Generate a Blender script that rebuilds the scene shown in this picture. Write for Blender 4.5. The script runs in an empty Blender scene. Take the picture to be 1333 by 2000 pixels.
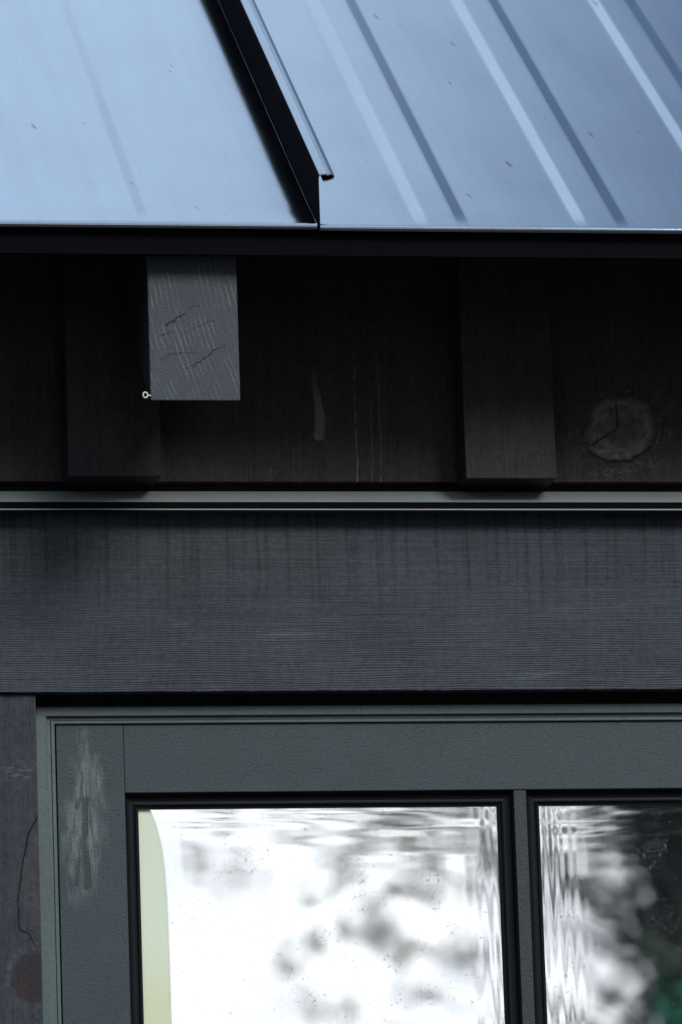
import bpy, bmesh, math, random
import numpy as np
from mathutils import Vector, Matrix
R = math.radians
S = bpy.context.scene
C = S.collection

# ------------------------------------------------------------------ camera
cam_d = bpy.data.cameras.new('camera')
cam = bpy.data.objects.new('camera', cam_d); C.objects.link(cam)
cam.matrix_world = Matrix(((0.9846467, -0.0003133, -0.1745587, -0.9600728),
                           (-0.1713647, -0.1921635, -0.9662853, -5.3145693),
                           (-0.0332411, 0.9813629, -0.1892668, 1.4590325),
                           (0, 0, 0, 1)))
cam_d.sensor_fit = 'VERTICAL'; cam_d.sensor_height = 36; cam_d.sensor_width = 24
cam_d.lens = 198
cam_d.clip_start = 0.05; cam_d.clip_end = 3000
cam_d.dof.use_dof = True
cam_d.dof.focus_distance = 5.42
cam_d.dof.aperture_fstop = 8.5
S.camera = cam

# ------------------------------------------------------------------ light
S.view_settings.view_transform = 'Standard'
S.view_settings.look = 'None'
S.view_settings.exposure = 0.75
S.view_settings.gamma = 1
SUN_EL, SUN_AZ = R(35), R(31)          # azimuth from -y (towards the viewer) round to +x
sun_dir = Vector((math.sin(SUN_AZ)*math.cos(SUN_EL), -math.cos(SUN_AZ)*math.cos(SUN_EL), math.sin(SUN_EL)))
sd = bpy.data.lights.new('sun', 'SUN'); so = bpy.data.objects.new('sun', sd); C.objects.link(so)
sd.energy = 1.6; sd.angle = R(20); sd.color = (1, .97, .93)
so.rotation_euler = sun_dir.to_track_quat('Z', 'Y').to_euler()

# ------------------------------------------------------------------ node maths helper
class X:
    def __init__(s, nt, sock): s.nt = nt; s.s = sock
    def _m(s, op, *a):
        n = s.nt.nodes.new('ShaderNodeMath'); n.operation = op
        for i, v in enumerate((s,)+a):
            if isinstance(v, X): s.nt.links.new(v.s, n.inputs[i])
            else: n.inputs[i].default_value = v
        return X(s.nt, n.outputs[0])
    def __add__(s, o): return s._m('ADD', o)
    __radd__ = __add__
    def __sub__(s, o): return s._m('SUBTRACT', o)
    def __rsub__(s, o): return (s*-1)+o
    def __mul__(s, o): return s._m('MULTIPLY', o)
    __rmul__ = __mul__
    def __truediv__(s, o): return s._m('DIVIDE', o)
    def sqrt(s): return s._m('SQRT')
    def abs(s): return s._m('ABSOLUTE')
    def sin(s): return s._m('SINE')
    def fract(s): return s._m('FRACT')
    def pw(s, o): return s._m('POWER', o)
    def mn(s, o): return s._m('MINIMUM', o)
    def mx(s, o): return s._m('MAXIMUM', o)
    def clamp(s):
        r = s._m('ADD', 0.0); r.s.node.use_clamp = True; return r
    def ss(s, a, b):                      # smoothstep a..b (a>b reverses)
        n = s.nt.nodes.new('ShaderNodeMapRange'); n.interpolation_type = 'SMOOTHSTEP'
        s.nt.links.new(s.s, n.inputs[0])
        lo, hi, t0, t1 = (a, b, 0, 1) if a < b else (b, a, 1, 0)
        n.inputs[1].default_value = lo; n.inputs[2].default_value = hi
        n.inputs[3].default_value = t0; n.inputs[4].default_value = t1
        return X(s.nt, n.outputs[0])

class Mat:
    def __init__(s, name):
        s.m = bpy.data.materials.new(name); s.m.use_nodes = True
        s.nt = s.m.node_tree; s.N = s.nt.nodes; s.L = s.nt.links
        s.b = s.N['Principled BSDF']; s.out = s.N['Material Output']
        tc = s.N.new('ShaderNodeTexCoord'); s.co = tc.outputs['Object']
        sp = s.N.new('ShaderNodeSeparateXYZ'); s.L.new(s.co, sp.inputs[0])
        s.x, s.y, s.z = (X(s.nt, sp.outputs[i]) for i in range(3))
        oi = s.N.new('ShaderNodeObjectInfo'); s.rnd = X(s.nt, oi.outputs['Random'])
    def noise(s, x, y, z, detail=2.0, rough=.5, dist=0.0, col=False):
        c = s.N.new('ShaderNodeCombineXYZ')
        for i, v in enumerate((x, y, z)):
            if isinstance(v, X): s.L.new(v.s, c.inputs[i])
            else: c.inputs[i].default_value = v
        n = s.N.new('ShaderNodeTexNoise'); n.inputs['Scale'].default_value = 1
        n.inputs['Detail'].default_value = detail; n.inputs['Roughness'].default_value = rough
        n.inputs['Distortion'].default_value = dist
        s.L.new(c.outputs[0], n.inputs['Vector'])
        return X(s.nt, n.outputs['Fac'])
    def n3(s, k, detail=2.0, rough=.5):
        return s.noise(s.x*k, s.y*k, s.z*k, detail, rough)
    def rgb(s, c):
        n = s.N.new('ShaderNodeRGB'); n.outputs[0].default_value = (*c, 1); return n.outputs[0]
    def mix(s, f, a, b):
        n = s.N.new('ShaderNodeMix'); n.data_type = 'RGBA'
        if isinstance(f, X): s.L.new(f.s, n.inputs[0])
        else: n.inputs[0].default_value = f
        for i, v in ((6, a), (7, b)):
            if isinstance(v, tuple): n.inputs[i].default_value = (*v, 1)
            else: s.L.new(v, n.inputs[i])
        return n.outputs[2]
    def scale(s, col, f):
        n = s.N.new('ShaderNodeVectorMath'); n.operation = 'SCALE'
        if isinstance(col, tuple): n.inputs[0].default_value = col
        else: s.L.new(col, n.inputs[0])
        s.L.new(f.s, n.inputs['Scale'])
        return n.outputs[0]
    def set(s, k, v):
        if isinstance(v, X): s.L.new(v.s, s.b.inputs[k])
        elif isinstance(v, (int, float)): s.b.inputs[k].default_value = v
        elif isinstance(v, tuple): s.b.inputs[k].default_value = (*v, 1)
        else: s.L.new(v, s.b.inputs[k])
    def bump(s, h, dist, strength=1.0):
        n = s.N.new('ShaderNodeBump'); n.inputs['Distance'].default_value = dist
        n.inputs['Strength'].default_value = strength
        s.L.new(h.s, n.inputs['Height']); s.L.new(n.outputs[0], s.b.inputs['Normal'])
        return n
    def poly(s, u, v, pts):
        """distance (metres) from (u,v) to a polyline"""
        r = None
        for (ax, ay), (bx, by) in zip(pts, pts[1:]):
            dx, dy = bx-ax, by-ay; L2 = dx*dx+dy*dy
            px, py = u-ax, v-ay
            t = ((px*dx+py*dy)/L2).clamp()
            ex, ey = px-t*dx, py-t*dy
            d = (ex*ex+ey*ey).sqrt()
            r = d if r is None else r.mn(d)
        return r
    def ell(s, u, v, cx, cy, rx, ry, a=0.0):
        px, py = u-cx, v-cy
        c, sn = math.cos(a), math.sin(a)
        p, q = (px*c+py*sn)/rx, (py*c-px*sn)/ry
        return (p*p+q*q).sqrt()

# ------------------------------------------------------------------ sky
w = bpy.data.worlds.new('World'); S.world = w; w.use_nodes = True
nt = w.node_tree; bg = nt.nodes['Background']; bg.inputs['Strength'].default_value = 0.1
sky = nt.nodes.new('ShaderNodeTexSky'); sky.sky_type = 'NISHITA'; sky.sun_disc = False
sky.sun_elevation = SUN_EL; sky.sun_rotation = math.pi - SUN_AZ
tc = nt.nodes.new('ShaderNodeTexCoord')
sp = nt.nodes.new('ShaderNodeSeparateXYZ'); nt.links.new(tc.outputs['Generated'], sp.inputs[0])
gx, gy, gz = (X(nt, sp.outputs[i]) for i in range(3))
nz = nt.nodes.new('ShaderNodeTexNoise'); nz.inputs['Scale'].default_value = 2.2; nz.inputs['Detail'].default_value = 5
nt.links.new(tc.outputs['Generated'], nz.inputs['Vector'])
nf = X(nt, nz.outputs['Fac'])
# a broad bank of bright cloud, open blue beyond its edge high over the ridge to the right
edge = (gx+(nf-.5)*.07).ss(.285, .135)
front = (gy+(nf-.5)*.3).ss(.12, -.25)
cl = edge.mx(front)
skc = nt.nodes.new('ShaderNodeMix'); skc.data_type = 'RGBA'
nt.links.new(cl.s, skc.inputs[0])
blue = nt.nodes.new('ShaderNodeMix'); blue.data_type = 'RGBA'; blue.inputs[0].default_value = .25
nt.links.new(sky.outputs[0], blue.inputs[6]); blue.inputs[7].default_value = (3.0, 4.6, 7.4, 1)
nt.links.new(blue.outputs[2], skc.inputs[6])
# cloud shaped for its light: dim low, bright overhead, bright patch facing the glass
def cmix(f, a, b):
    n = nt.nodes.new('ShaderNodeMix'); n.data_type = 'RGBA'; nt.links.new(f.s, n.inputs[0])
    for k, v in ((6, a), (7, b)):
        if isinstance(v, tuple): n.inputs[k].default_value = (*v, 1)
        else: nt.links.new(v, n.inputs[k])
    return n.outputs[2]
low = gz.ss(.75, .15)
cloud = cmix(low, (6.4, 8.4, 11.0), (.65, .75, .9))
bright_patch = (gx-.18).abs().ss(.20, .11)*gz.ss(.25, .17)*gy.ss(0, -.6)
nz2 = nt.nodes.new('ShaderNodeTexNoise'); nz2.inputs['Scale'].default_value = 38; nz2.inputs['Detail'].default_value = 3
nt.links.new(tc.outputs['Generated'], nz2.inputs['Vector'])
cloud = cmix(bright_patch, cloud, cmix(X(nt, nz2.outputs['Fac']).ss(.3, .65), (8.9, 9.2, 10.0), (11.4, 11.6, 12.0)))
nt.links.new(cloud, skc.inputs[7])
nt.links.new(skc.outputs[2], bg.inputs['Color'])

# ------------------------------------------------------------------ mesh helpers
def finish(bm, name, mat, parent=None, smooth=False, **kw):
    me = bpy.data.meshes.new(name); bm.normal_update(); bm.to_mesh(me); bm.free()
    return link(me, name, mat, parent, smooth, **kw)
def link(me, name, mat, parent=None, smooth=False, **kw):
    o = bpy.data.objects.new(name, me); C.objects.link(o)
    if mat: me.materials.append(mat.m if isinstance(mat, Mat) else mat)
    if parent: o.parent = parent
    if smooth:
        for p in me.polygons: p.use_smooth = True
    for k, v in kw.items(): o[k] = v
    return o
def raw(name, v, f, mat, parent=None, smooth=False, **kw):
    me = bpy.data.meshes.new(name); me.from_pydata([tuple(map(float, p)) for p in v], [], [tuple(int(i) for i in q) for q in f]); me.update()
    return link(me, name, mat, parent, smooth, **kw)
def add_box(bm, x0, x1, y0, y1, z0, z1, bev=0.0, seg=2):
    r = bmesh.ops.create_cube(bm, size=1)
    vs = r['verts']
    for v in vs:
        v.co = Vector((x0+(v.co.x+.5)*(x1-x0), y0+(v.co.y+.5)*(y1-y0), z0+(v.co.z+.5)*(z1-z0)))
    if bev:
        es = list({e for v in vs for e in v.link_edges})
        bmesh.ops.bevel(bm, geom=es, offset=bev, segments=seg, profile=.5, affect='EDGES')
def box(name, x0, x1, y0, y1, z0, z1, mat, parent=None, bev=.0008, **kw):
    bm = bmesh.new(); add_box(bm, x0, x1, y0, y1, z0, z1, bev)
    return finish(bm, name, mat, parent, **kw)
def extrude_x(name, prof, x0, x1, mat, parent=None, n=1, jit=0.0, smooth=False, bev=0, **kw):
    """closed profile of (y,z) points run along x; jit roughens it like sawn timber"""
    rng = random.Random(len(prof)*7+n); v = []; f = []; k = len(prof)
    for i in range(n+1):
        x = x0+(x1-x0)*i/n
        for (y, z) in prof:
            v.append((x, y+rng.uniform(-jit, jit)*.5, z+rng.uniform(-jit, jit)))
    for i in range(n):
        for j in range(k):
            a = i*k+j; b = i*k+(j+1) % k
            f.append((a, b, b+k, a+k))
    f.append(tuple(range(k))[::-1]); f.append(tuple(range(n*k, n*k+k)))
    o = raw(name, v, f, mat, parent, smooth, **kw)
    return o
def dup(o, parent=None):
    c = o.copy(); C.objects.link(c); c.parent = parent
    for ch in o.children: dup(ch, c)
    return c

# ------------------------------------------------------------------ materials
def wood_base(name, col, vertical=True, k=1.0):
    m = Mat(name)
    u, v = (m.x, m.z) if vertical else (m.z, m.x)
    u = u+m.rnd*3.1
    warp = m.noise(u*9, v*2.2, m.y*4, 2)-.5
    g1 = m.noise((u+warp*.006)*420, v*7, m.y*60, 3, .6)
    g2 = m.noise((u+warp*.02)*90, v*2.5, 0.3, 3)
    mot = m.noise(m.x*150+m.rnd*7, m.y*150, m.z*150, 4, .75)
    g3 = m.noise(u*700, v*26, 1.3, 2, .7)
    blotch = m.noise(u*14, v*9, 2.0, 3)
    fine = m.n3(430, 2, .7)
    m.g1, m.g2, m.u, m.v = g1, g2, u, v
    m.tone = (g1-.5)*(.7*k)+(g2-.5)*(.55*k if vertical else .22)+(blotch-.5)*.5+(fine-.5)*1.0+(g3-.5)*(.6*k)+(mot-.5)*1.5+1.0
    m.col = m.mix(blotch.ss(.35, .7), tuple(c*.92 for c in col), (col[0]*(1.10 if vertical else 1.0), col[1]*1.03, col[2]*(.97 if vertical else 1.08)))
    m.set('Roughness', .65); m.set('Specular IOR Level', .2)
    return m
def wood_end(m, bumpd=.0006):
    c = m.scale(m.col, m.tone.mx(.15)); m.set('Base Color', c)
    m.bump(m.g1+m.n3(700, 2)*.35, bumpd, .8)
    return m

wood_plain = wood_end(wood_base('black_stained_timber', (.031, .027, .0265)))
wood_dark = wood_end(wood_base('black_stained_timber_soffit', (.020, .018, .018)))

# upper siding, with its knots and resin marks (metres in the wall plane)
ws = wood_base('black_stained_siding', (.034, .029, .029))
ux, uz = ws.x, ws.z
jx = (ws.noise(ws.x*45, ws.z*45, 1, 4, .65)-.5)*.022
jz = (ws.noise(ws.x*45, ws.z*45, 7, 4, .65)-.5)*.022
kx, kz = ux+jx, uz+jz
rr = ws.ell(kx, kz, .284, 2.584, .035, .031, .5)
knot = rr.ss(1.12, .86)*(ws.noise(ws.x*110, ws.z*110, 3, 5, .7).ss(.3, .62)*.75+.15)*(rr.ss(.2, .9)*.5+.5)
rings = ((rr*6).fract()-.5).abs()*.9+.45
crack = ws.poly(ux+jx*.25, uz+jz*.25, [(.254, 2.568), (.281, 2.585), (.2817, 2.611)]).ss(.0010, .0002)
crack2 = ws.poly(ux+jx*.4, uz+jz*.4, [(.252, 2.561), (.272, 2.551), (.293, 2.552), (.313, 2.566)]).ss(.0026, .0003)
halo = ws.ell(kx, kz, .285, 2.578, .085, .012).ss(1.0, .4)*ws.noise(ws.x*220, ws.z*40, 3, 3).ss(.45, .75)*.8
tail = ws.poly(kx, kz, [(.255, 2.536), (.285, 2.543), (.315, 2.552)]).ss(.008, .002)*ws.noise(ws.x*200, ws.z*200, 5, 3).ss(.4, .7)*.35
mark = ws.poly(ux, uz, [(-.0235, 2.660), (-.0190, 2.615), (-.0165, 2.592), (-.0185, 2.5775)])
mark = (mark-uz.ss(2.640, 2.575)*.0025+(ws.noise(ws.x*160, ws.z*90, 5, 3)-.5)*.004).ss(.0040, .0014)*uz.ss(2.655, 2.595)*.85
wv = (ws.noise(ws.x*8, ws.z*55, 2, 2)-.5)*.006
def vline(x, z0, z1, wd, s):
    return (ux+wv+(ws.noise(ws.x*40+x*90, ws.z*120, 3, 3)-.5)*.0025-x).abs().ss(wd, wd*.2)*uz.ss(z1, z1-.09)*ws.noise(ws.x*30, ws.z*160, 4, 3).ss(.30, .62)*s
lines = vline(.0185, 0, 2.70, .0013, .75).mx(vline(.0335, 0, 2.67, .0010, .5)).mx(vline(.0425, 0, 2.68, .0011, .7)).mx(vline(-.045, 0, 2.62, .001, .35)).mx(vline(.0520, 0, 2.64, .0008, .35)).mx(vline(-.038, 0, 2.60, .001, .3)).mx(vline(-.0030, 0, 2.6, .0008, .25))
scr = ws.noise(ws.x*420, ws.z*9, 9, 3, .7).ss(.54, .74)*ws.noise(ws.x*12, ws.z*9, 9, 2).ss(.40, .60)*ws.noise(ws.x*260, ws.z*260, 9, 3, .7).ss(.35, .65)*.7
swirl = ((rr*7+ws.noise(ws.x*30, ws.z*30, 2, 2)*2).fract()-.5).abs().ss(.22, .05)*rr.ss(2.3, 1.2)*rr.ss(1.0, 1.15)*ws.noise(ws.x*90, ws.z*90, 6, 3).ss(.45, .7)*.5
pale = knot.mx(halo).mx(swirl).mx(tail).mx(mark).mx(lines).mx(scr)
dark = crack.mx(crack2*.8)
brown = ws.ell(ux, uz, .235, 2.60, .10, .06).ss(1, .2)
c = ws.mix(brown*.6, ws.col, (.045, .030, .024))
c = ws.mix(pale*.9, ws.scale(c, ws.tone.mx(.15)), ws.scale((.215, .170, .152), rings*.5+.5))
c = ws.mix(dark, c, (.004, .004, .004))
ws.set('Base Color', c)
ws.bump(ws.g1-dark*1.5+lines*.8, .0006, .8)

# band board: horizontal grain, old drip marks down its top
wb = wood_base('black_stained_band_board', (.037, .042, .052), vertical=False)
lowg = (wb.z+(wb.noise(wb.x*5, wb.z*22, 0, 3)-.5)*.010+(wb.noise(wb.x*26, wb.z*80, 4, 2)-.5)*.0012)
saw = ((lowg*2650).sin()*.5+.5)*wb.z.ss(2.445, 2.335)*wb.noise(wb.x*30, wb.z*90, 8, 3).ss(.25, .7)
drip_x = wb.x+(wb.noise(wb.x*4, wb.z*18, 5, 1)-.5)*.004
d1 = ((drip_x*33.7+.31).fract()-.5).abs().ss(.10, .02)*wb.noise((wb.x*33.7)._m('FLOOR'), 2.0, 2.0, 0).ss(.35, .6)
d2 = wb.noise(drip_x*190, wb.z*3, 4, 2).ss(.52, .72)
fall = (wb.z+(wb.noise(wb.x*22, 0, 6, 2)-.5)*.09).ss(2.385, 2.455)
drips = (d1.mx(d2*.7))*fall
bl = wb.noise(wb.x*6, wb.z*14, 12, 3)
c = wb.mix((wb.z.ss(2.40, 2.50)*wb.x.ss(.15, -.35)*bl.ss(.3, .6)), wb.col, (.046, .051, .046))
c = wb.scale(c, (wb.tone+saw*.20-drips*.52+bl*.3-.15).mx(.15))
patch = wb.noise(wb.x*34, wb.z*70, 31, 3).ss(.60, .75)*wb.noise(wb.x*60, wb.z*700, 11, 2).ss(.4, .6)*.22
c = wb.mix(patch, c, (.12, .13, .15))
stroke = wb.ell(wb.x+jx*0 if False else wb.x, wb.z, -.052, 2.379, .042, .0022, .02).ss(1, .3)*wb.noise(wb.x*90, wb.z*900, 1, 2).ss(.35, .6)*.45
stroke = stroke.mx(wb.ell(wb.x, wb.z, .19, 2.337, .05, .005, .08).ss(1, .2)*wb.noise(wb.x*60, wb.z*900, 1, 2).ss(.4, .6)*.4)
nick = wb.poly(wb.x, wb.z, [(.283, 2.4475), (.287, 2.4465), (.289, 2.447)]).ss(.0012, .0004)
c = wb.mix(stroke, c, (.13, .14, .17)); c = wb.mix(nick*.7, c, (.008, .008, .01))
wb.set('Base Color', c)
wb.bump(saw*.7+wb.g1*.8+wb.n3(800, 2)*.4, .0007, .8)
wb.set('Roughness', .55)

# board beside the window
wl = wood_base('black_stained_window_trim_board', (.033, .037, .046))
jx = (wl.noise(wl.x*50, wl.z*50, 1, 3)-.5)*.010
kr = wl.ell(wl.x+jx, wl.z+jx, -.312, 2.049, .021, .024)
kn = kr.ss(1.05, .85)
arc = wl.poly(wl.x+jx*.4, wl.z, [(-.303, 2.206), (-.314, 2.185), (-.321, 2.155), (-.3255, 2.120), (-.3245, 2.095), (-.316, 2.090), (-.310, 2.079)]); arc = (arc+(wl.noise(wl.x*300, wl.z*120, 1, 2)-.5)*.0022).ss(.0010, .0002)
inner = wl.ell(wl.x, wl.z, -.300, 2.14, .024, .055).ss(1.0, .7)
fl = wl.ell(wl.x, wl.z, -.320, 2.247, .03, .014).ss(1, .3)*wl.noise(wl.x*110, wl.z*380, 2, 3).ss(.45, .7)
ring = ((kr*4.2+wl.n3(60, 2)*1.2).fract()-.5).abs()
c = wl.mix(inner*.5, wl.col, (.060, .052, .054))
c = wl.scale(c, wl.tone.mx(.15))
c = wl.mix(kn*.75, c, wl.scale((.030, .019, .018), ring*.9+.6))
c = wl.mix(kr.ss(1.5, 1.1)*(kr.ss(1.0, 1.1))*wl.n3(160, 3).ss(.4, .7)*.5, c, (.10, .095, .10))
c = wl.mix(fl*.5, c, (.14, .13, .14))
c = wl.mix(arc*.9, c, (.004, .003, .003))
wl.set('Base Color', c); wl.bump(wl.g1-arc*1.5, .0006, .8)

# rafter end grain
wr = Mat('rafter_end_grain')
px, pz = wr.x, wr.z                                 # rafter local: x 0 at its middle, z 0 at its lower edge
q = px + pz*.10 - (pz-.16)*(pz-.16)*.95 + (wr.noise(px*22, pz*14, 0, 3)-.5)*.012
ph = (q*190).fract()
ringl = (ph-.5).abs().ss(.24, .04)*wr.noise(px*60, pz*26, 4, 3).ss(.38, .62)
fine = wr.noise(px*620, pz*620, wr.y*600, 2)
pjx = (wr.noise(px*260, pz*260, 2, 2)-.5)*.004
px0 = px; pz0 = pz; px = px+pjx; pz = pz-pjx
ck = wr.poly(px, pz, [(-.026, .072), (-.018, .077), (-.015, .080), (-.0075, .083)]).mn(wr.poly(px, pz, [(-.0015, .0335), (.006, .038), (.011, .042), (.022, .050)]))
ckf = wr.poly(px, pz, [(-.033, .039), (-.022, .044), (-.010, .046), (.004, .0455)]).mn(wr.poly(px, pz, [(-.010, .031), (-.0015, .0335)])).mn(wr.poly(px, pz, [(-.001, .069), (.010, .074), (.021, .078)])).mn(wr.poly(px, pz, [(.022, .050), (.030, .053)])).mn(wr.poly(px, pz, [(-.033, .062), (-.020, .066)])).mn(wr.poly(px, pz, [(-.006, .088), (.006, .092)]))
cr = ck.ss(.0008, .0002).mx(ckf.ss(.0006, .0001)*.4)
px = px0; pz = pz0
spk = wr.noise(px*520, pz*520, 3, 0).ss(.74, .80)
isend = wr.y.ss(.003, .0015)
tone = (fine-.5)*.7+1+(wr.noise(px*25, pz*12, 0, 3)-.5)*.5+(wr.noise(px*300, pz*90, 0, 2, .7)-.5)*.6
c = wr.scale((.034, .040, .047), tone)
c = wr.mix(ringl*.62*wr.noise(px*40, pz*40, 7, 4, .7).ss(.3, .65), c, (.13, .14, .15)); c = wr.mix(spk*.25, c, (.3, .3, .3))
c = wr.mix(cr*.95, c, (.004, .004, .005))
side = wr.scale((.010, .010, .011), tone)
c = wr.mix(isend, side, c)
wr.set('Base Color', c); wr.set('Roughness', .7); wr.bump(ringl*.25-cr*2+fine*.8, .0006, .9)

# window paint
def paint(name, col, wear=False, peel=1.0, rough=.42):
    m = Mat(name)
    o1 = m.noise(m.x*560, m.y*560, m.z*640, 3, .65); o2 = m.noise(m.x*200, m.y*200, m.z*330, 2)
    tone = (m.n3(24, 3)-.5)*.35+(m.n3(380, 2, .7)-.5)*.7+1.0
    c = m.scale(col, tone)
    pit = m.noise(m.x*360, m.y*520, m.z*480, 2, .6).ss(.60, .70)
    h = o1*.9+o2*.3-pit*.9
    tone = tone-pit*.5
    if wear:
        jx = (m.noise(m.x*45, m.z*14, 1, 3)-.5)*.014
        e = m.ell(m.x+jx, m.z, -.256, 2.205, .023, .095, -.04)
        st = m.noise(m.x*330, m.z*24, 3, 4, .65)
        lf = m.noise(m.x*70, m.y*20, m.z*22, 3, .6)
        wm = (e+(st-.5)*1.3+(lf-.5)*1.9).ss(.95, .45)*(st.ss(.38, .58)*.75+.25)*(o1.ss(.3, .6)*.5+.5)
        c = m.mix(wm*.62, c, (.19, .22, .20))
        sl = m.poly(m.x+jx*.3, m.z, [(-.2548, 2.222), (-.2552, 2.200), (-.2580, 2.180), (-.2555, 2.150), (-.2560, 2.138)])
        sl2 = m.poly(m.x+jx*.5, m.z, [(-.2575, 2.248), (-.2590, 2.225), (-.2640, 2.215)]).mn(m.poly(m.x+jx*.5, m.z, [(-.262, 2.165), (-.2655, 2.150), (-.2660, 2.140)]))
        sm = (sl+(st-.5)*.010).ss(.0052, .0016)
        sm = sm.mx((sl2+(st-.5)*.007).ss(.0024, .0006)*.7)
        c = m.mix(sm*.85, c, (.014, .020, .024))
        h = h-sm*.8+wm*.4
    hair = m.poly(m.x, m.z, [(-.106, 2.236), (-.099, 2.245), (-.088, 2.2525), (-.073, 2.2557), (-.057, 2.2562), (-.036, 2.253), (-.014, 2.249)]).ss(.0007, .0002)
    dash = (m.z-2.2820+(m.noise(m.x*120, 0, 0, 2)-.5)*.001).abs().ss(.0009, .0003)*(m.x+.052).abs().ss(.036, .030)*m.noise(m.x*300, 1, 1, 1).ss(.40, .5)
    if not wear: c = m.mix((hair*.85).mx(dash*.9), c, (.015, .02, .022))
    m.set('Base Color', c); m.set('Roughness', rough); m.set('Specular IOR Level', .45)
    m.bump(h, .00034*peel, .8)
    return m
sash_mat = paint('grey_green_sash_paint', (.025, .039, .043))
stile_mat = paint('worn_grey_green_sash_paint', (.027, .041, .045), wear=True)
case_mat = paint('grey_green_casing_paint', (.084, .112, .108), rough=.5)
bead_mat = Mat('black_glazing_bead'); bead_mat.set('Base Color', (.0055, .0065, .008)); bead_mat.set('Roughness', .38); bead_mat.set('Specular IOR Level', .16)
bead_mat.bump(bead_mat.n3(500, 2), .0002, .5)
bar_mat = paint('grey_green_bar_paint', (.018, .024, .028))

# roof sheet: dark blue-grey coated steel
def metal(name, col, rough=.2, marks=True):
    m = Mat(name)
    big = m.n3(5, 3); f = m.n3(700, 2, .6)
    sp = m.noise(m.x*330, m.y*330, m.z*330, 1).ss(.765, .80)
    f2 = m.n3(330, 3, .75)
    streak = m.noise(m.x*55, m.y*3, m.z*3, 3, .6)
    d1 = m.n3(520, 0).ss(.80, .84)
    tone = (m.n3(9, 4)-.5)*.22+(f-.5)*.16+(f2-.5)*.28+(streak-.5)*.20+1-sp*.35-d1*.3
    if marks:
        a, b = m.x*38+(m.y*9), m.y*62-m.x*11
        sc = m.noise(a*3.6, b*.55, 3, 0).ss(.79, .82)*m.noise(m.x*16, m.y*16, 8, 1).ss(.52, .6)
        tone = tone-sc*.6
    c = m.scale(col, tone)
    m.set('Base Color', c); m.set('Metallic', 1); m.set('Roughness', (m.n3(12, 3)-.5)*.05+rough+(f-.5)*.05)
    m.bump(f, .00006, .5)
    return m
roof_mat = metal('blue_grey_roof_sheet', (.246, .270, .300), .11)
seam_mat = metal('shade_tinted_seam_steel', (.009, .009, .011), .5, False); seam_mat.set('Metallic', .0); seam_mat.set('Specular IOR Level', 0.0)  # same sheet as the roof; the upstand's darkness is put into its colour
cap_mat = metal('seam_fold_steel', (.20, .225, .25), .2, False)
trim_mat = metal('black_eave_trim', (.004, .004, .0055), .5, False); trim_mat.set('Metallic', .0); trim_mat.set('Specular IOR Level', .02)
flash_mat = metal('dark_flashing_steel', (.21, .24, .235), .4, False); flash_mat.set('Metallic', .0); flash_mat.set('Specular IOR Level', .6)

# glass
gm = Mat('window_glass')
nt = gm.nt
gl = gm.N.new('ShaderNodeBsdfGlossy'); gl.inputs['Roughness'].default_value = .012
tr = gm.N.new('ShaderNodeBsdfTransparent'); tr.inputs['Color'].default_value = (.7, .75, .75, 1)
df = gm.N.new('ShaderNodeBsdfDiffuse'); df.inputs['Color'].default_value = (.22, .22, .23, 1)
gl.inputs['Color'].default_value = (1, 1, 1, 1)
ms = gm.N.new('ShaderNodeMixShader'); ms.inputs[0].default_value = .56
nt.links.new(tr.outputs[0], ms.inputs[1]); nt.links.new(gl.outputs[0], ms.inputs[2])
ms2 = gm.N.new('ShaderNodeMixShader')
v1 = gm.noise(gm.x*240, 0, gm.z*240, 3).ss(.62, .72)*gm.noise(gm.x*40, 0, gm.z*40, 2).ss(.35, .6)
v2 = gm.noise(gm.x*600, 0, gm.z*600, 1).ss(.76, .80)
vx = (gm.noise(gm.x*95, 3, gm.z*95, 1)-.5).abs().ss(.012, .003)*gm.noise(gm.x*30, 7, gm.z*30, 2).ss(.5, .62)
nt.links.new((v1*.4+v2*.7+vx*.3+.015).s, ms2.inputs[0])
nt.links.new(ms.outputs[0], ms2.inputs[1]); nt.links.new(df.outputs[0], ms2.inputs[2])
nt.links.new(ms2.outputs[0], gm.out.inputs[0])
# pale yellow-green specked overlay sheet just in front of the glass
fm = Mat('pale_overlay'); fm.x = fm.x-.2024; fm.z = fm.z+2.2164
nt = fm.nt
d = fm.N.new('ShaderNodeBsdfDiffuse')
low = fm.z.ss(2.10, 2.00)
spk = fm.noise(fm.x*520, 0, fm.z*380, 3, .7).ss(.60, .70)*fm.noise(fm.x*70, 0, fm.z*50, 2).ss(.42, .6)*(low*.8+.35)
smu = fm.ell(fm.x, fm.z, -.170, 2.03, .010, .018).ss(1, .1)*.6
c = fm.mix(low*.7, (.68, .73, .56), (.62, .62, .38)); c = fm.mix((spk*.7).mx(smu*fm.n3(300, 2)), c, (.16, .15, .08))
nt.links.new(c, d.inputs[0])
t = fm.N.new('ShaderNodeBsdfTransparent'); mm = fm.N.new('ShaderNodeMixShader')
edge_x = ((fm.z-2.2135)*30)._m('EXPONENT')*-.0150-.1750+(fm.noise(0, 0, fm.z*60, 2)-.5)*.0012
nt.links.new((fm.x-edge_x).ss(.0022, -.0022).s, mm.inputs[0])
nt.links.new(t.outputs[0], mm.inputs[1]); nt.links.new(d.outputs[0], mm.inputs[2]); nt.links.new(mm.outputs[0], fm.out.inputs[0])

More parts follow.
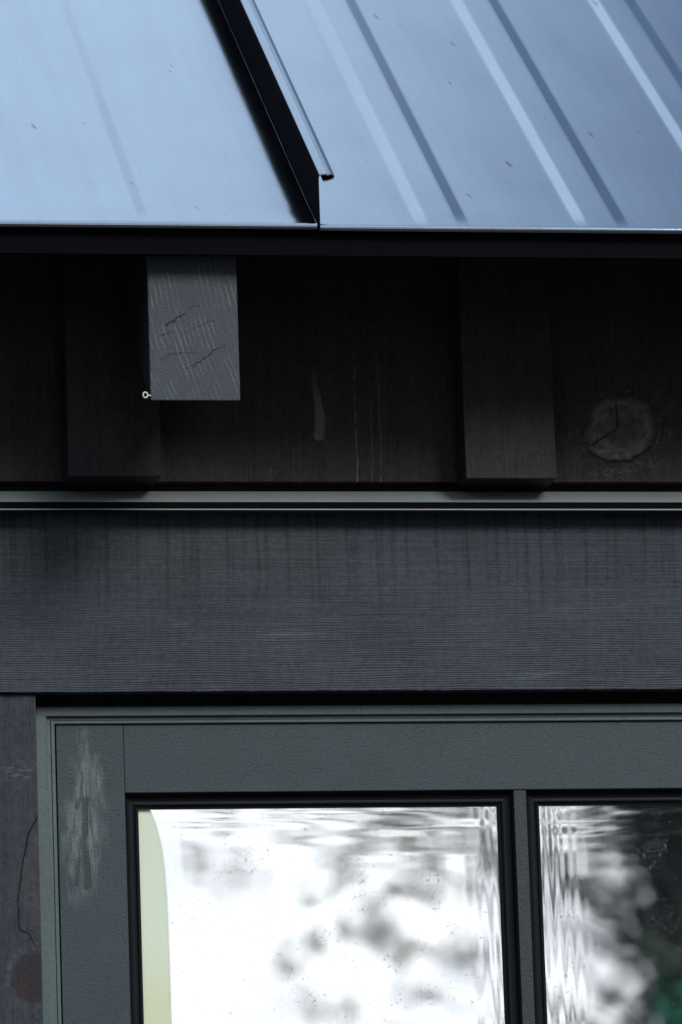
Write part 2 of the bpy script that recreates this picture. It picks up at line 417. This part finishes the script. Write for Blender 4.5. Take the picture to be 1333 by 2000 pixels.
# ------------------------------------------------------------------ THE CABIN
cabin = bpy.data.objects.new('cabin', None); C.objects.link(cabin); cabin.location = (0, 0, 0)
cabin['label'] = 'black stained timber cabin with blue grey standing seam metal roof and grey green window'
cabin['category'] = 'cabin'
XL, XR = -1.9, 2.1            # extent of the front wall
TH = R(34.7); ct, st = math.cos(TH), math.sin(TH)
EY, EZ = -.235, 2.7305        # eave edge
def slope(x, s, n): return (x, EY+s*ct-n*st, EZ+s*st+n*ct)
RL = 2.0                      # slope length to the ridge
RY, RZ = EY+RL*ct, EZ+RL*st
DEPTH = 2*(RY+.0)             # back wall y

# upper siding (ends above the flashing; reaches up to the soffit)
SZ = 2.531
box('siding', XL, XR, .005, .024, SZ, 2.85, ws, cabin, .0006)
bat0 = None
def batten(x0, x1, zb):
    global bat0
    if bat0 is None:
        bm = bmesh.new(); add_box(bm, -.0452, .0452, -.0425, 0, 0, .28, .0008)
        bat0 = finish(bm, 'batten', wood_plain, cabin, group='battens on the upper wall'); o = bat0
    else:
        o = bat0.copy(); C.objects.link(o); o.parent = cabin
    o.location = ((x0+x1)/2, .0045, zb)
    return o
b1 = batten(-.2722, -.1814, 2.5278); b1['label'] = 'left batten behind the rafter end'
b2 = batten(.1182, .2084, 2.5260); b2['label'] = 'right batten beside the large knot'
for x in (-1.396, -1.005, -.614, .559, .950, 1.341, 1.732): batten(x-.045, x+.045, 2.528)['label'] = 'batten further along the wall'
# recess behind the flashing
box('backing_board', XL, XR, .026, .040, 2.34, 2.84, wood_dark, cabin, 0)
# head flashing: sloping top, dark front face, small kicked hem
TL = R(-.0)
fp = [(.020, 2.5225), (.0040, 2.5212), (.0010, 2.5204), (-.0120, 2.5104), (-.0146, 2.5084), (-.0158, 2.5072), (-.0162, 2.5056), (-.0162, 2.5002),
      (-.0176, 2.4998), (-.0184, 2.4992), (-.0186, 2.4984), (-.0180, 2.4976), (-.0140, 2.4974), (-.0130, 2.4995), (-.0132, 2.5050),
      (-.0120, 2.5080), (.0010, 2.5185), (.020, 2.5205)]
fo = extrude_x('head_flashing', fp, XL, XR, flash_mat, cabin, 1, label='dark metal head flashing above the band board')
for p in fo.data.polygons: p.use_smooth = len(p.vertices) == 4
fo.data.set_sharp_from_angle(angle=R(38))
fascia_face = trim_mat
box('flashing_face_shade', XL, XR, -.0170, -.0163, 2.5003, 2.5066, trim_mat, fo, 0)  # near-black strip: the front's dark reflection put into colour
box('flashing_lip_shade', XL, XR, -.0190, -.0182, 2.4960, 2.4984, trim_mat, fo, 0)  # near-black strip painting the hem front and underside as shade
# band board
extrude_x('band_board', [(0, 2.3236), (0.0, 2.36), (0, 2.45), (0, 2.5055), (.0195, 2.5055), (.0195, 2.3236)], XL, XR, wb, cabin, 900, .00022)
# boards either side of the window and the wall below
extrude_y = None
def vboard(name, x0, x1, z0, z1, mat, y0=.005, **kw):
    return box(name, x0, x1, y0, .024, z0, z1, mat, cabin, .0008, **kw)
vboard('side_board', -.4200, -.3036, .90, 2.3225, wl)
WX0, WX1 = -.3036, .6536
vboard('side_board', WX1, WX1+.117, .90, 2.3225, wood_plain)
x = -.424
while x > XL+.15: vboard('wall_board', x-.150, x-.004, .05, 2.3225, wood_plain, .007); x -= .150
x = WX1+.121
while x < XR-.15: vboard('wall_board', x, x+.146, .05, 2.3225, wood_plain, .007); x += .150
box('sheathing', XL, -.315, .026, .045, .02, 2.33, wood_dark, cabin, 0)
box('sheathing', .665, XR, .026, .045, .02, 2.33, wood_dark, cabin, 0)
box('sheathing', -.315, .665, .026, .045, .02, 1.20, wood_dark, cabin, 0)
box('apron_board', -.42, WX1+.117, .005, .024, .05, .896, wood_plain, cabin)
# other walls
box('side_wall', XL-.02, XL-.001, .0, DEPTH, .0, 2.86, wood_plain, cabin)
box('side_wall', XR+.001, XR+.02, .0, DEPTH, .0, 2.86, wood_plain, cabin)
box('back_wall', XL, XR, DEPTH-.02, DEPTH, .0, 2.86, wood_plain, cabin)
for xx in (XL-.021, XR-.001):
    bm = bmesh.new()
    a = [bm.verts.new((xx, 0, 2.861)), bm.verts.new((xx, DEPTH, 2.861)), bm.verts.new((xx, RY, RZ-.09))]
    b = [bm.verts.new((xx+.022, v.co.y, v.co.z)) for v in a]
    bm.faces.new(a); bm.faces.new(b[::-1])
    for i in range(3): bm.faces.new((a[i], b[i], b[(i+1) % 3], a[(i+1) % 3]))
    finish(bm, 'gable_wall', wood_plain, cabin)
box('floor_slab', XL+.01, XR-.01, .05, DEPTH-.03, -.02, .10, wood_dark, cabin)

# soffit deck, fascia trim
bm = bmesh.new()
pr = [slope(0, .010, -.012), slope(0, RL, -.012), slope(0, RL, -.032), slope(0, .010, -.032)]
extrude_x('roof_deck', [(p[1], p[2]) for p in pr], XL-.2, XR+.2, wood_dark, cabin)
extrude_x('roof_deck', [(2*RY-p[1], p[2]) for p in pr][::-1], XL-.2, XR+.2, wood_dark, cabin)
extrude_x('eave_trim', [(-.2250, 2.7285), (-.2225, 2.7030), (-.2160, 2.7030), (-.2160, 2.7285)], XL-.2, XR+.2, trim_mat, cabin, 1,
          label='black metal trim strip under the roof edge')

# rafters
def make_rafter():
    W = .0427; H = .145; s1 = 1.9
    v = []; zt = .150
    tn = math.tan(TH)
    L = 1.75
    n = 14
    rng = random.Random(4)
    ys = [0]+[L]
    pts0 = [(0, 0), (0, zt-.008), (L, zt-.008+L*tn), (L, L*tn)]
    bm = bmesh.new()
    a = [bm.verts.new((-W, y, z)) for y, z in pts0]; b = [bm.verts.new((W, y, z)) for y, z in pts0]
    bm.faces.new(a); bm.faces.new(b[::-1])
    for i in range(4): bm.faces.new((a[i], b[i], b[(i+1) % 4], a[(i+1) % 4]))
    bmesh.ops.recalc_face_normals(bm, faces=bm.faces)
    es = [e for e in bm.edges if e.calc_length() < .4]
    bmesh.ops.subdivide_edges(bm, edges=es, cuts=0)
    bmesh.ops.bevel(bm, geom=[e for e in bm.edges], offset=.0012, segments=2, profile=.5, affect='EDGES')
    return finish(bm, 'rafter', wr, cabin, group='rafter ends under the eave')
raf = make_rafter(); raf.location = (-.1712, -.200, 2.5673)
raf['label'] = 'cracked square sawn rafter end under the roof edge'
for xx in (-1.39, -.78, .60, 1.05, 1.66):
    o = raf.copy(); C.objects.link(o); o.parent = cabin; o.location.x = xx; o['label'] = 'rafter end further along the eave'
# small pale eyelet fixed beside the rafter end
bm = bmesh.new()
nu, nv = 24, 10
for i in range(nu):
    for j in range(nv):
        A, B = 2*math.pi*i/nu, 2*math.pi*j/nv
        r = .0023+.0007*math.cos(B)
        bm.verts.new((r*math.cos(A)*.95, .0012*math.sin(B), r*math.sin(A)*1.15))
bm.verts.ensure_lookup_table()
for i in range(nu):
    for j in range(nv):
        bm.faces.new([bm.verts[k] for k in (i*nv+j, ((i+1) % nu)*nv+j, ((i+1) % nu)*nv+(j+1) % nv, i*nv+(j+1) % nv)])
em = Mat('pale_zinc'); em.set('Base Color', (.62, .62, .58)); em.set('Roughness', .45)
r_ = bmesh.ops.create_cone(bm, segments=12, radius1=.0006, radius2=.0006, depth=.004, cap_ends=True)
for v in r_['verts']: v.co = Vector((v.co.z+.0035, v.co.x, v.co.y-.0004))
eye = finish(bm, 'eyelet', em, cabin, True, label='small pale metal eyelet at the corner of the rafter end')
eye.location = (-.2190, -.2015, 2.5722)

# ---------------------------------------------------------------- roof panels
PW = .557
def pan_mesh(seed, ribs, amp, x1off=PW-.0022, up=True):
    rng = random.Random(seed)
    x1 = x1off
    brk_ = [c+sg*(o+e) for c in ribs for sg in (-1, 1) for o in (.0145, .0255) for e in (-.0004, .0004)]
    xs = [0.0, .0006, .0012]+[.0025*i for i in range(1, int((x1-.012)/.0025))]
    xs = sorted([x for x in xs if all(abs(x-b) > .0008 for b in brk_)]+brk_)
    xs += [x1-.010, x1-.007, x1-.005, x1-.0035, x1-.0022, x1-.0012, x1-.0005, x1]
    ss = [.0034+.0025*i for i in range(6)]+[.018+.006*i for i in range(12)]+[.09+.022*i for i in range(40)]
    ss = [s for s in ss if s < RL]+[1.1, 1.3, 1.5, 1.7, RL]
    waves = [(rng.uniform(2, 9), rng.uniform(.5, 4), rng.uniform(0, 6.28), rng.uniform(.4, 1)) for _ in range(6)]
    def rib(x):
        h = 0
        for c in ribs:
            d = abs(x-c)
            if d < .0145: h = 1
            elif d < .0255: h = max(h, .5+.5*math.cos((d-.0145)/.011*math.pi)) if False else max(h, 1-(d-.0145)/.011)
        return h
    v = []; f = []
    rows = []
    # hem: rolled down lip then a return underneath
    lip = [(.0120, -.0064), (.0020, -.0064), (.0004, -.0062)]+[(.0030-.0042*math.sin(t), -.0042+.0042*math.cos(t)) for t in (1.75, 1.5, 1.25, 1.0, .75, .5, .25)]
    for s, n in lip: rows.append(('l', s, n))
    for s in ss: rows.append(('p', s, 0))
    for kind, s, n in rows:
        for x in xs:
            h = n
            if kind == 'p':
                k = min(1, max(0, (s+.006)/.045)); k = k*k*(3-2*k)
                h += .00110*rib(x)*k*amp
                e = min(1, s/.05)
                h += sum(a*math.sin(wx*x*6.28+ws_*s*6.28+p) for wx, ws_, p, a in waves)*.00005*e
                d = x1-x
                h -= .0020*math.exp(-d/.026)*min(1, (s+.01)/.05)     # sheet dips towards the next seam, shaped to widen its dark reflection
            d = x1-x
            if d < .0012: h += .00022*(1-d/.0012)**2
            v.append(slope(x, s, h))
    nx = len(xs)
    for j in range(len(rows)-1):
        for i in range(nx-1):
            f.append((j*nx+i, j*nx+i+1, (j+1)*nx+i+1, (j+1)*nx+i))
    return v, f
def strip(prof, th, s0f, s1, close=True):
    """sheet-metal strip: (x,n) polyline given a thickness, run up the slope; s0f(n) = where its cut end lies"""
    P = [Vector(p) for p in prof]; L_, R_ = [], []
    for i, p in enumerate(P):
        a = P[max(0, i-1)]; b = P[min(len(P)-1, i+1)]
        t = (b-a).normalized(); nn = Vector((-t.y, t.x))
        L_.append(p+nn*th/2); R_.append(p-nn*th/2)
    loop = L_+R_[::-1]; k = len(loop); v = []; f = []
    ssv = [0, .05, .2, .5, 1.0, s1]
    for j, s in enumerate(ssv):
        for p in loop: v.append(slope(p.x, (s0f(p.y) if j == 0 else s), p.y))
    for j in range(len(ssv)-1):
        for i in range(k):
            a = j*k+i; b = j*k+(i+1) % k
            f.append((a, b, b+k, a+k))
    m = len(P)
    for e in (0, (len(ssv)-1)*k):
        for i in range(m-1):
            f.append((e+i, e+i+1, e+k-2-i, e+k-1-i))
    return v, f
cut = lambda n: n*math.tan(TH)-.0008
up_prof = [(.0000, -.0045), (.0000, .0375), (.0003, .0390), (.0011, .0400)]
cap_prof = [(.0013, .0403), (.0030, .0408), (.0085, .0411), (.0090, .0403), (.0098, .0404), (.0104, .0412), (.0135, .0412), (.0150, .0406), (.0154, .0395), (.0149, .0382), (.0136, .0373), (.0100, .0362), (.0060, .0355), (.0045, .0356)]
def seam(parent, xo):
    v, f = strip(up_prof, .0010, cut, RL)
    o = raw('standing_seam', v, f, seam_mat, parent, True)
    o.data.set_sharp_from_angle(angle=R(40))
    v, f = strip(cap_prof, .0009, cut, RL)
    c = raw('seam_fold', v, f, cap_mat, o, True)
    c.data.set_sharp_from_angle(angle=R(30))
    return o
SEAM = -.0535
ribsR = [.1190, .2740, .4240]
def panel(x0, seed, amp, drop, label=None, **kw):
    v, f = pan_mesh(seed, ribsR, amp)
    o = raw('roof_panel', v, f, roof_mat, cabin, True, group='standing seam roof panels', **kw)
    o.data.set_sharp_from_angle(angle=R(35))
    o.location = (x0, 0, -drop)
    if label: o['label'] = label
    seam(o, 0)
    return o
pR = panel(SEAM, 3, 1.0, .0012, 'right roof panel with sharp shallow ribs')
ribsR = [.070, .2205, .3705]
pL = panel(SEAM-PW, 8, .58, .0, 'left roof panel with faint ribs')
others = []
for k in (-3, -2, 1, 2, 3):
    o = dup(pL if k % 2 else pR, cabin); o.location.x = SEAM+PW*k; o['label'] = 'roof panel further along the eave'
# rear slope and ridge cap
rear = [(2*RY-slope(0, s, n)[1], slope(0, s, n)[2]) for s, n in ((0, 0), (RL, 0), (RL, -.004), (0, -.004))]
extrude_x('rear_roof', rear[::-1], SEAM-3*PW, SEAM+4*PW, roof_mat, cabin)
extrude_x('ridge_cap', [(RY-.11, RZ-.030), (RY-.11, RZ-.022), (RY, RZ+.052), (RY+.11, RZ-.022), (RY+.11, RZ-.030), (RY, RZ+.046)], SEAM-3*PW, SEAM+4*PW, cap_mat, cabin)

# ---------------------------------------------------------------- window
win = bpy.data.objects.new('window', None); C.objects.link(win); win.parent = cabin; win.location = (0, 0, 0)
Z1, Z0 = 2.3035, 1.235
cx0, cx1 = -.2915, .6415
def ring_prof(name, x0, x1, z0, z1, prof, mat, parent, sharp=25, **kw):
    """mitred frame; prof = (inset, y) open section from outer to inner"""
    v = []; f = []; k = len(prof)
    for (sx, sz) in ((0, 1), (1, 1), (1, 0), (0, 0)):
        for ins, y in prof:
            v.append(((x0+ins) if sx == 0 else (x1-ins), y, (z1-ins) if sz else (z0+ins)))
    for c_ in range(4):
        for i in range(k-1):
            a = c_*k+i; b = ((c_+1) % 4)*k+i
            f.append((a, b, b+1, a+1))
    o = raw(name, v, f, mat, parent, False, **kw)
    return o
# casing: outer flat, a step down, an inner flat with a scored groove, then the gap round the sash
ring_prof('casing', cx0-.0170, cx1+.0170, Z0-.010, Z1+.022,
          [(.0, .045), (.0, .0230), (.0010, .0220), (.0162, .0220), (.0168, .0224), (.0170, .0230), (.0170, .0262), (.0176, .0256), (.0198, .0252), (.0202, .0268), (.0208, .0268), (.0212, .0252),
           (.0242, .0252), (.0250, .0262), (.0252, .052)], case_mat, win) if False else None
def frame4(name, x0, x1, z0, z1, lw, tw, y0, y1, mat, parent, bev=.0007, joint='mitre', **kw):
    """four mitred members, one mesh"""
    prof = [(0, y1), (0, y0+bev), (bev*.3, y0+bev*.3), (bev, y0), (1-bev, y0), (1-bev*.3, y0+bev*.3), (1, y0+bev), (1, y1)]
    v = []; f = []; k = len(prof)
    def off(t, wdt):
        if t <= .5: return t if t < .5 else wdt
        return wdt-(1-t)
    for (sx, sz) in ((0, 1), (1, 1), (1, 0), (0, 0)):
        for t, y in prof:
            ix = t if t < .5 else lw-(1-t); iz = t if t < .5 else tw-(1-t)
            v.append(((x0+ix) if sx == 0 else (x1-ix), y, (z1-iz) if sz else (z0+iz)))
    for c_ in range(4):
        for i in range(k-1):
            a = c_*k+i; b = ((c_+1) % 4)*k+i
            f.append((a, b, b+1, a+1))
    o = raw(name, v, f, mat, parent, True, **kw); o.data.set_sharp_from_angle(angle=R(50))
    return o
box('head_gap', -.32, .67, .046, .050, 2.295, 2.3395, wood_dark, cabin, 0)
frame4('casing', -.3030, .6530, Z0-.020, 2.3125, .0116, .0090, .0220, .050, case_mat, win)
frame4('casing_lip', -.2913, .6413, Z0-.004, 2.3033, .0040, .0034, .0262, .050, case_mat, win, .0005)
frame4('casing_bead', -.2869, .6369, Z0, 2.2996, .0036, .0030, .0255, .050, case_mat, win, .0008)
box('gap_seal', -.2880, .6380, .0345, .036, Z0+.001, 2.3005, bead_mat, win, 0) if False else None
# sash members
SX0, SX1, STOP, SBOT = -.2818, .6318, 2.2962, Z0+.006
OX = [(-.2162, .1672), (.1798, .5662)]
OZT = 2.2292; midz = 1.770
OZ = [(midz+.0063, OZT), (1.312, midz-.0063)]
yb = .052
def memb(name, x0, x1, z0, z1, mat, y0=.0285, **kw): return box(name, x0, x1, y0, yb, z0, z1, mat, win, .0006, **kw)
memb('stile', SX0, OX[0][0], SBOT, STOP, stile_mat, label='left sash stile with a pale worn patch')
memb('stile', OX[1][1], SX1, SBOT, STOP, sash_mat)
memb('top_rail', OX[0][0]+.0002, OX[1][1]-.0002, OZT, STOP, sash_mat, .0287)
memb('bottom_rail', OX[0][0]+.0002, OX[1][1]-.0002, SBOT, OZ[1][0], sash_mat, .0287)
memb('glazing_bar', .1672, .1798, OZ[1][0], OZT, bar_mat, .0300)
memb('glazing_bar', OX[0][0], .1670, midz-.0063, midz+.0063, bar_mat, .0303)
memb('glazing_bar', .1800, OX[1][1], midz-.0063, midz+.0063, bar_mat, .0303)
bead_prof = [(0, .0315), (.0006, .0318), (.0016, .0330), (.0024, .0350), (.0030, .0362), (.0052, .0372), (.0078, .0376), (.0098, .0374), (.0104, .0362), (.0110, .0358), (.0116, .0362), (.0120, .0376), (.0126, .0380), (.0138, .0382), (.0142, .0392), (.0144, .0430)]
def undul(seed):
    rng = random.Random(seed)
    top = [(rng.uniform(2, 22)*rng.choice((-1, 1)), 2*math.pi/rng.uniform(.012, .034), rng.uniform(0, 6.28), rng.uniform(.4, 1)) for _ in range(9)]
    side = [(2*math.pi/rng.uniform(.007, .018), rng.uniform(2, 30)*rng.choice((-1, 1)), rng.uniform(0, 6.28), rng.uniform(.4, 1)) for _ in range(8)]
    allw = [(rng.uniform(-25, 25), rng.uniform(-40, 40), rng.uniform(0, 6.28), rng.uniform(.3, 1)) for _ in range(8)]
    blob = [(rng.uniform(-140, 140), rng.uniform(-160, 160), rng.uniform(0, 6.28), rng.uniform(.3, 1)) for _ in range(10)]
    return top, side, allw, blob
def pane(x0, x1, z0, z1, seed, hi):
    W, H = x1-x0, z1-z0; st_ = .0014 if hi else .006
    nx, nz_ = int(W/st_)+1, int(H/st_)+1
    U = np.linspace(0, W, nx); V = np.linspace(0, H, nz_)      # V from the top down
    u, v = np.meshgrid(U, V)
    top, side, allw, blob = undul(seed)
    h = np.zeros_like(u)
    wt = np.exp(-(v/.034)**1.6); wsd = np.exp(-(np.minimum(u, W-u)/.022)**1.5)
    for kx_, kz_, p, a in top: h += wt*(1-.75*wsd)*a*.0028/kz_*np.sin(kx_*u+kz_*v+p)
    for kx_, kz_, p, a in side: h += wsd*a*.0026/kx_*np.sin(kx_*u+kz_*v+p)
    for kx_, kz_, p, a in allw: h += a*.00035/math.hypot(kx_, kz_)*np.sin(kx_*u+kz_*v+p)
    for kx_, kz_, p, a in blob: h += a*.00018/math.hypot(kx_, kz_)*np.sin(kx_*u+kz_*v+p)
    h += .00003*(np.exp(-v/.006)+np.exp(-(W-u)/.006))
    vs = np.stack([u.ravel(), h.ravel(), -v.ravel()], 1)
    i = np.arange((nz_-1)*nx).reshape(nz_-1, nx)[:, :-1].ravel()
    fs = np.stack([i, i+nx, i+nx+1, i+1], 1)
    n0 = len(vs)
    back = [(0, .004, 0), (W, .004, 0), (W, .004, -H), (0, .004, -H)]
    v_ = [tuple(p) for p in vs.tolist()]+back
    f_ = [tuple(q) for q in fs.tolist()]+[(n0, n0+1, n0+2, n0+3)]
    o = raw('pane', v_, f_, gm, win, True)
    o.location = (x0, .0430, z1)
    return o
n = 0
for (ox0, ox1) in OX:
    for (oz0, oz1) in OZ:
        ring_prof('glazing_bead', ox0, ox1, oz0, oz1, bead_prof, bead_mat, win)
        p = pane(ox0+.0138, ox1-.0138, oz0+.0128, oz1-.0128, 21+n, oz1 > 2)
        p['label'] = ['upper left window pane, mostly bright', 'lower left window pane', 'upper right window pane, half dark', 'lower right window pane'][n]
        if n == 0:
            raw('overlay', [(0.0003, -.0008, -.001), (.05, -.0008, -.001), (.05, -.0008, -.43), (.0003, -.0008, -.43)], [(0, 3, 2, 1)], fm, p,
                label='pale yellow green overlay along the left edge of the pane')
        n += 1
fm_co = None
box('sill', -.315, .665, -.030, .050, Z0-.062, Z0-.021, case_mat, win, .002)

# ------------------------------------------------------------------ surroundings (seen mirrored in the glass)
gmt = Mat('gravel_ground'); gt = gmt.n3(.6, 5)
gmt.set('Base Color', gmt.mix(gt.ss(.3, .7), (.040, .036, .032), (.070, .064, .060))); gmt.set('Roughness', .95)
gmt.bump(gmt.n3(30, 4), .03, 1)
g = raw('ground', [(-500, -500, 0), (500, -500, 0), (500, 500, 0), (-500, 500, 0)], [(0, 1, 2, 3)], gmt, kind='structure')

leafm = {}
def leaf_mat(name, a, b):
    m = Mat(name); m.set('Base Color', m.mix(m.n3(3, 3).ss(.35, .65), a, b)); m.set('Roughness', .6)
    if name.startswith('grey'):
        t = m.N.new('ShaderNodeBsdfTranslucent'); t.inputs[0].default_value = (.42, .44, .27, 1)
        x_ = m.N.new('ShaderNodeMixShader'); x_.inputs[0].default_value = .5
        m.L.new(m.b.outputs[0], x_.inputs[1]); m.L.new(t.outputs[0], x_.inputs[2]); m.L.new(x_.outputs[0], m.out.inputs[0])
    return m
bark = Mat('bark'); bark.set('Base Color', bark.mix(bark.noise(bark.x*30, bark.y*30, bark.z*6, 4), (.05, .042, .035), (.13, .115, .10))); bark.set('Roughness', .9)
def tube(bm, pts, rs, seg=7):
    prev = None
    for i, (p, r) in enumerate(zip(pts, rs)):
        p = Vector(p); d = (Vector(pts[min(i+1, len(pts)-1)])-Vector(pts[max(i-1, 0)])).normalized()
        a = d.orthogonal().normalized() if prev is None else (prev_a-d*prev_a.dot(d)).normalized()
        b = d.cross(a); ring_ = [bm.verts.new(p+(a*math.cos(2*math.pi*j/seg)+b*math.sin(2*math.pi*j/seg))*r) for j in range(seg)]
        if prev:
            for j in range(seg): bm.faces.new((prev[j], prev[(j+1) % seg], ring_[(j+1) % seg], ring_[j]))
        prev = ring_; prev_a = a
def tree(kind, loc, h, rad, base, clumps, per, leaf, spread, mat, label, seed, cone=False, group=None, keep=None, tw=1.0):
    rng = np.random.default_rng(seed); pr_ = random.Random(seed)
    t = bpy.data.objects.new(kind, None); C.objects.link(t); t.location = loc
    t['label'] = label; t['category'] = 'tree' if base > .6 else 'shrub'
    if group: t['group'] = group
    bm = bmesh.new()
    tr_pts = [(pr_.uniform(-.06, .06)*i, pr_.uniform(-.06, .06)*i, h*.92*i/7) for i in range(8)]
    tube(bm, tr_pts, [(.022*h*(1-.12*i)*.7+.01)*tw for i in range(8)], 9)
    cs = []
    for i in range(clumps):
        zf = pr_.random()
        z = base+(h-base)*zf
        rr_ = rad*((1-zf)**.8 if cone else math.sin(math.pi*min(.97, max(.08, zf*.9+.08)))**.6)
        a = pr_.uniform(0, 6.283); r_ = rr_*math.sqrt(pr_.uniform(.05, 1))
        c_ = Vector((r_*math.cos(a), r_*math.sin(a), z-(r_*.25 if cone else 0)))
        if keep and not keep(c_): continue
        cs.append(c_)
        if i % 3 == 0:
            st0 = Vector((0, 0, max(base*.8, z-(.1 if cone else .5)*r_-.2))); mid = st0.lerp(c_, .5)+Vector((0, 0, .08*r_))
            tube(bm, [st0, mid, c_], [(.012*rad+.008)*tw, (.007*rad+.005)*tw, .004], 5)
    finish(bm, 'trunk', bark, t, True)
    cs = np.array([tuple(c_) for c_ in cs]); m_ = len(cs)*per
    cen = np.repeat(cs, per, 0)+rng.normal(0, spread, (m_, 3))*np.array([1, 1, .7])
    a = rng.normal(size=(m_, 3)); a /= np.linalg.norm(a, axis=1)[:, None]
    b = np.cross(a, rng.normal(size=(m_, 3))); b /= np.linalg.norm(b, axis=1)[:, None]
    sz_ = leaf*rng.uniform(.6, 1.3, (m_, 1))
    v = np.stack([cen-a*sz_, cen+b*sz_*.5, cen+a*sz_, cen-b*sz_*.5], 1).reshape(-1, 3)
    idx = np.arange(m_)*4
    f = np.stack([idx, idx+1, idx+2, idx+3], 1)
    me = bpy.data.meshes.new('crown'); me.from_pydata(v.tolist(), [], f.tolist()); me.update()
    link(me, 'crown', mat, t)
    return t
lm1 = leaf_mat('grey_green_leaves', (.12, .16, .045), (.19, .18, .15))
lm2 = leaf_mat('dark_evergreen_leaves', (.012, .015, .014), (.024, .028, .026))
lm3 = leaf_mat('bright_green_leaves', (.03, .24, .11), (.06, .36, .17))
tree('leafy_tree', (6.75, -24, 0), 8.6, 3.8, 2.2, 3200, 15, .045, .060, lm1, 'thin leafed grey green tree mirrored in the middle of the window', 5, tw=.4, keep=lambda c: random.Random(int(c.x*9999+c.z*777)).random() < (.03+.34*min(1, max(0, (c.x+3.0)/1.6)) if c.x < -1.45 else .09)+(.36 if c.z > 5.5 and -2.9 < c.x < -1.0 else 0))
tree('dark_evergreen', (9.12, -27, 0), 11.5, 2.35, .8, 4200, 50, .10, .20, lm2, 'dense dark evergreen mirrored at the right of the window', 9, cone=False)
tree('green_shrub', (6.95, -20.5, 0), 4.65, 2.6, .3, 1100, 60, .07, .12, lm3, 'bright green shrub mirrored low in the right pane', 12)
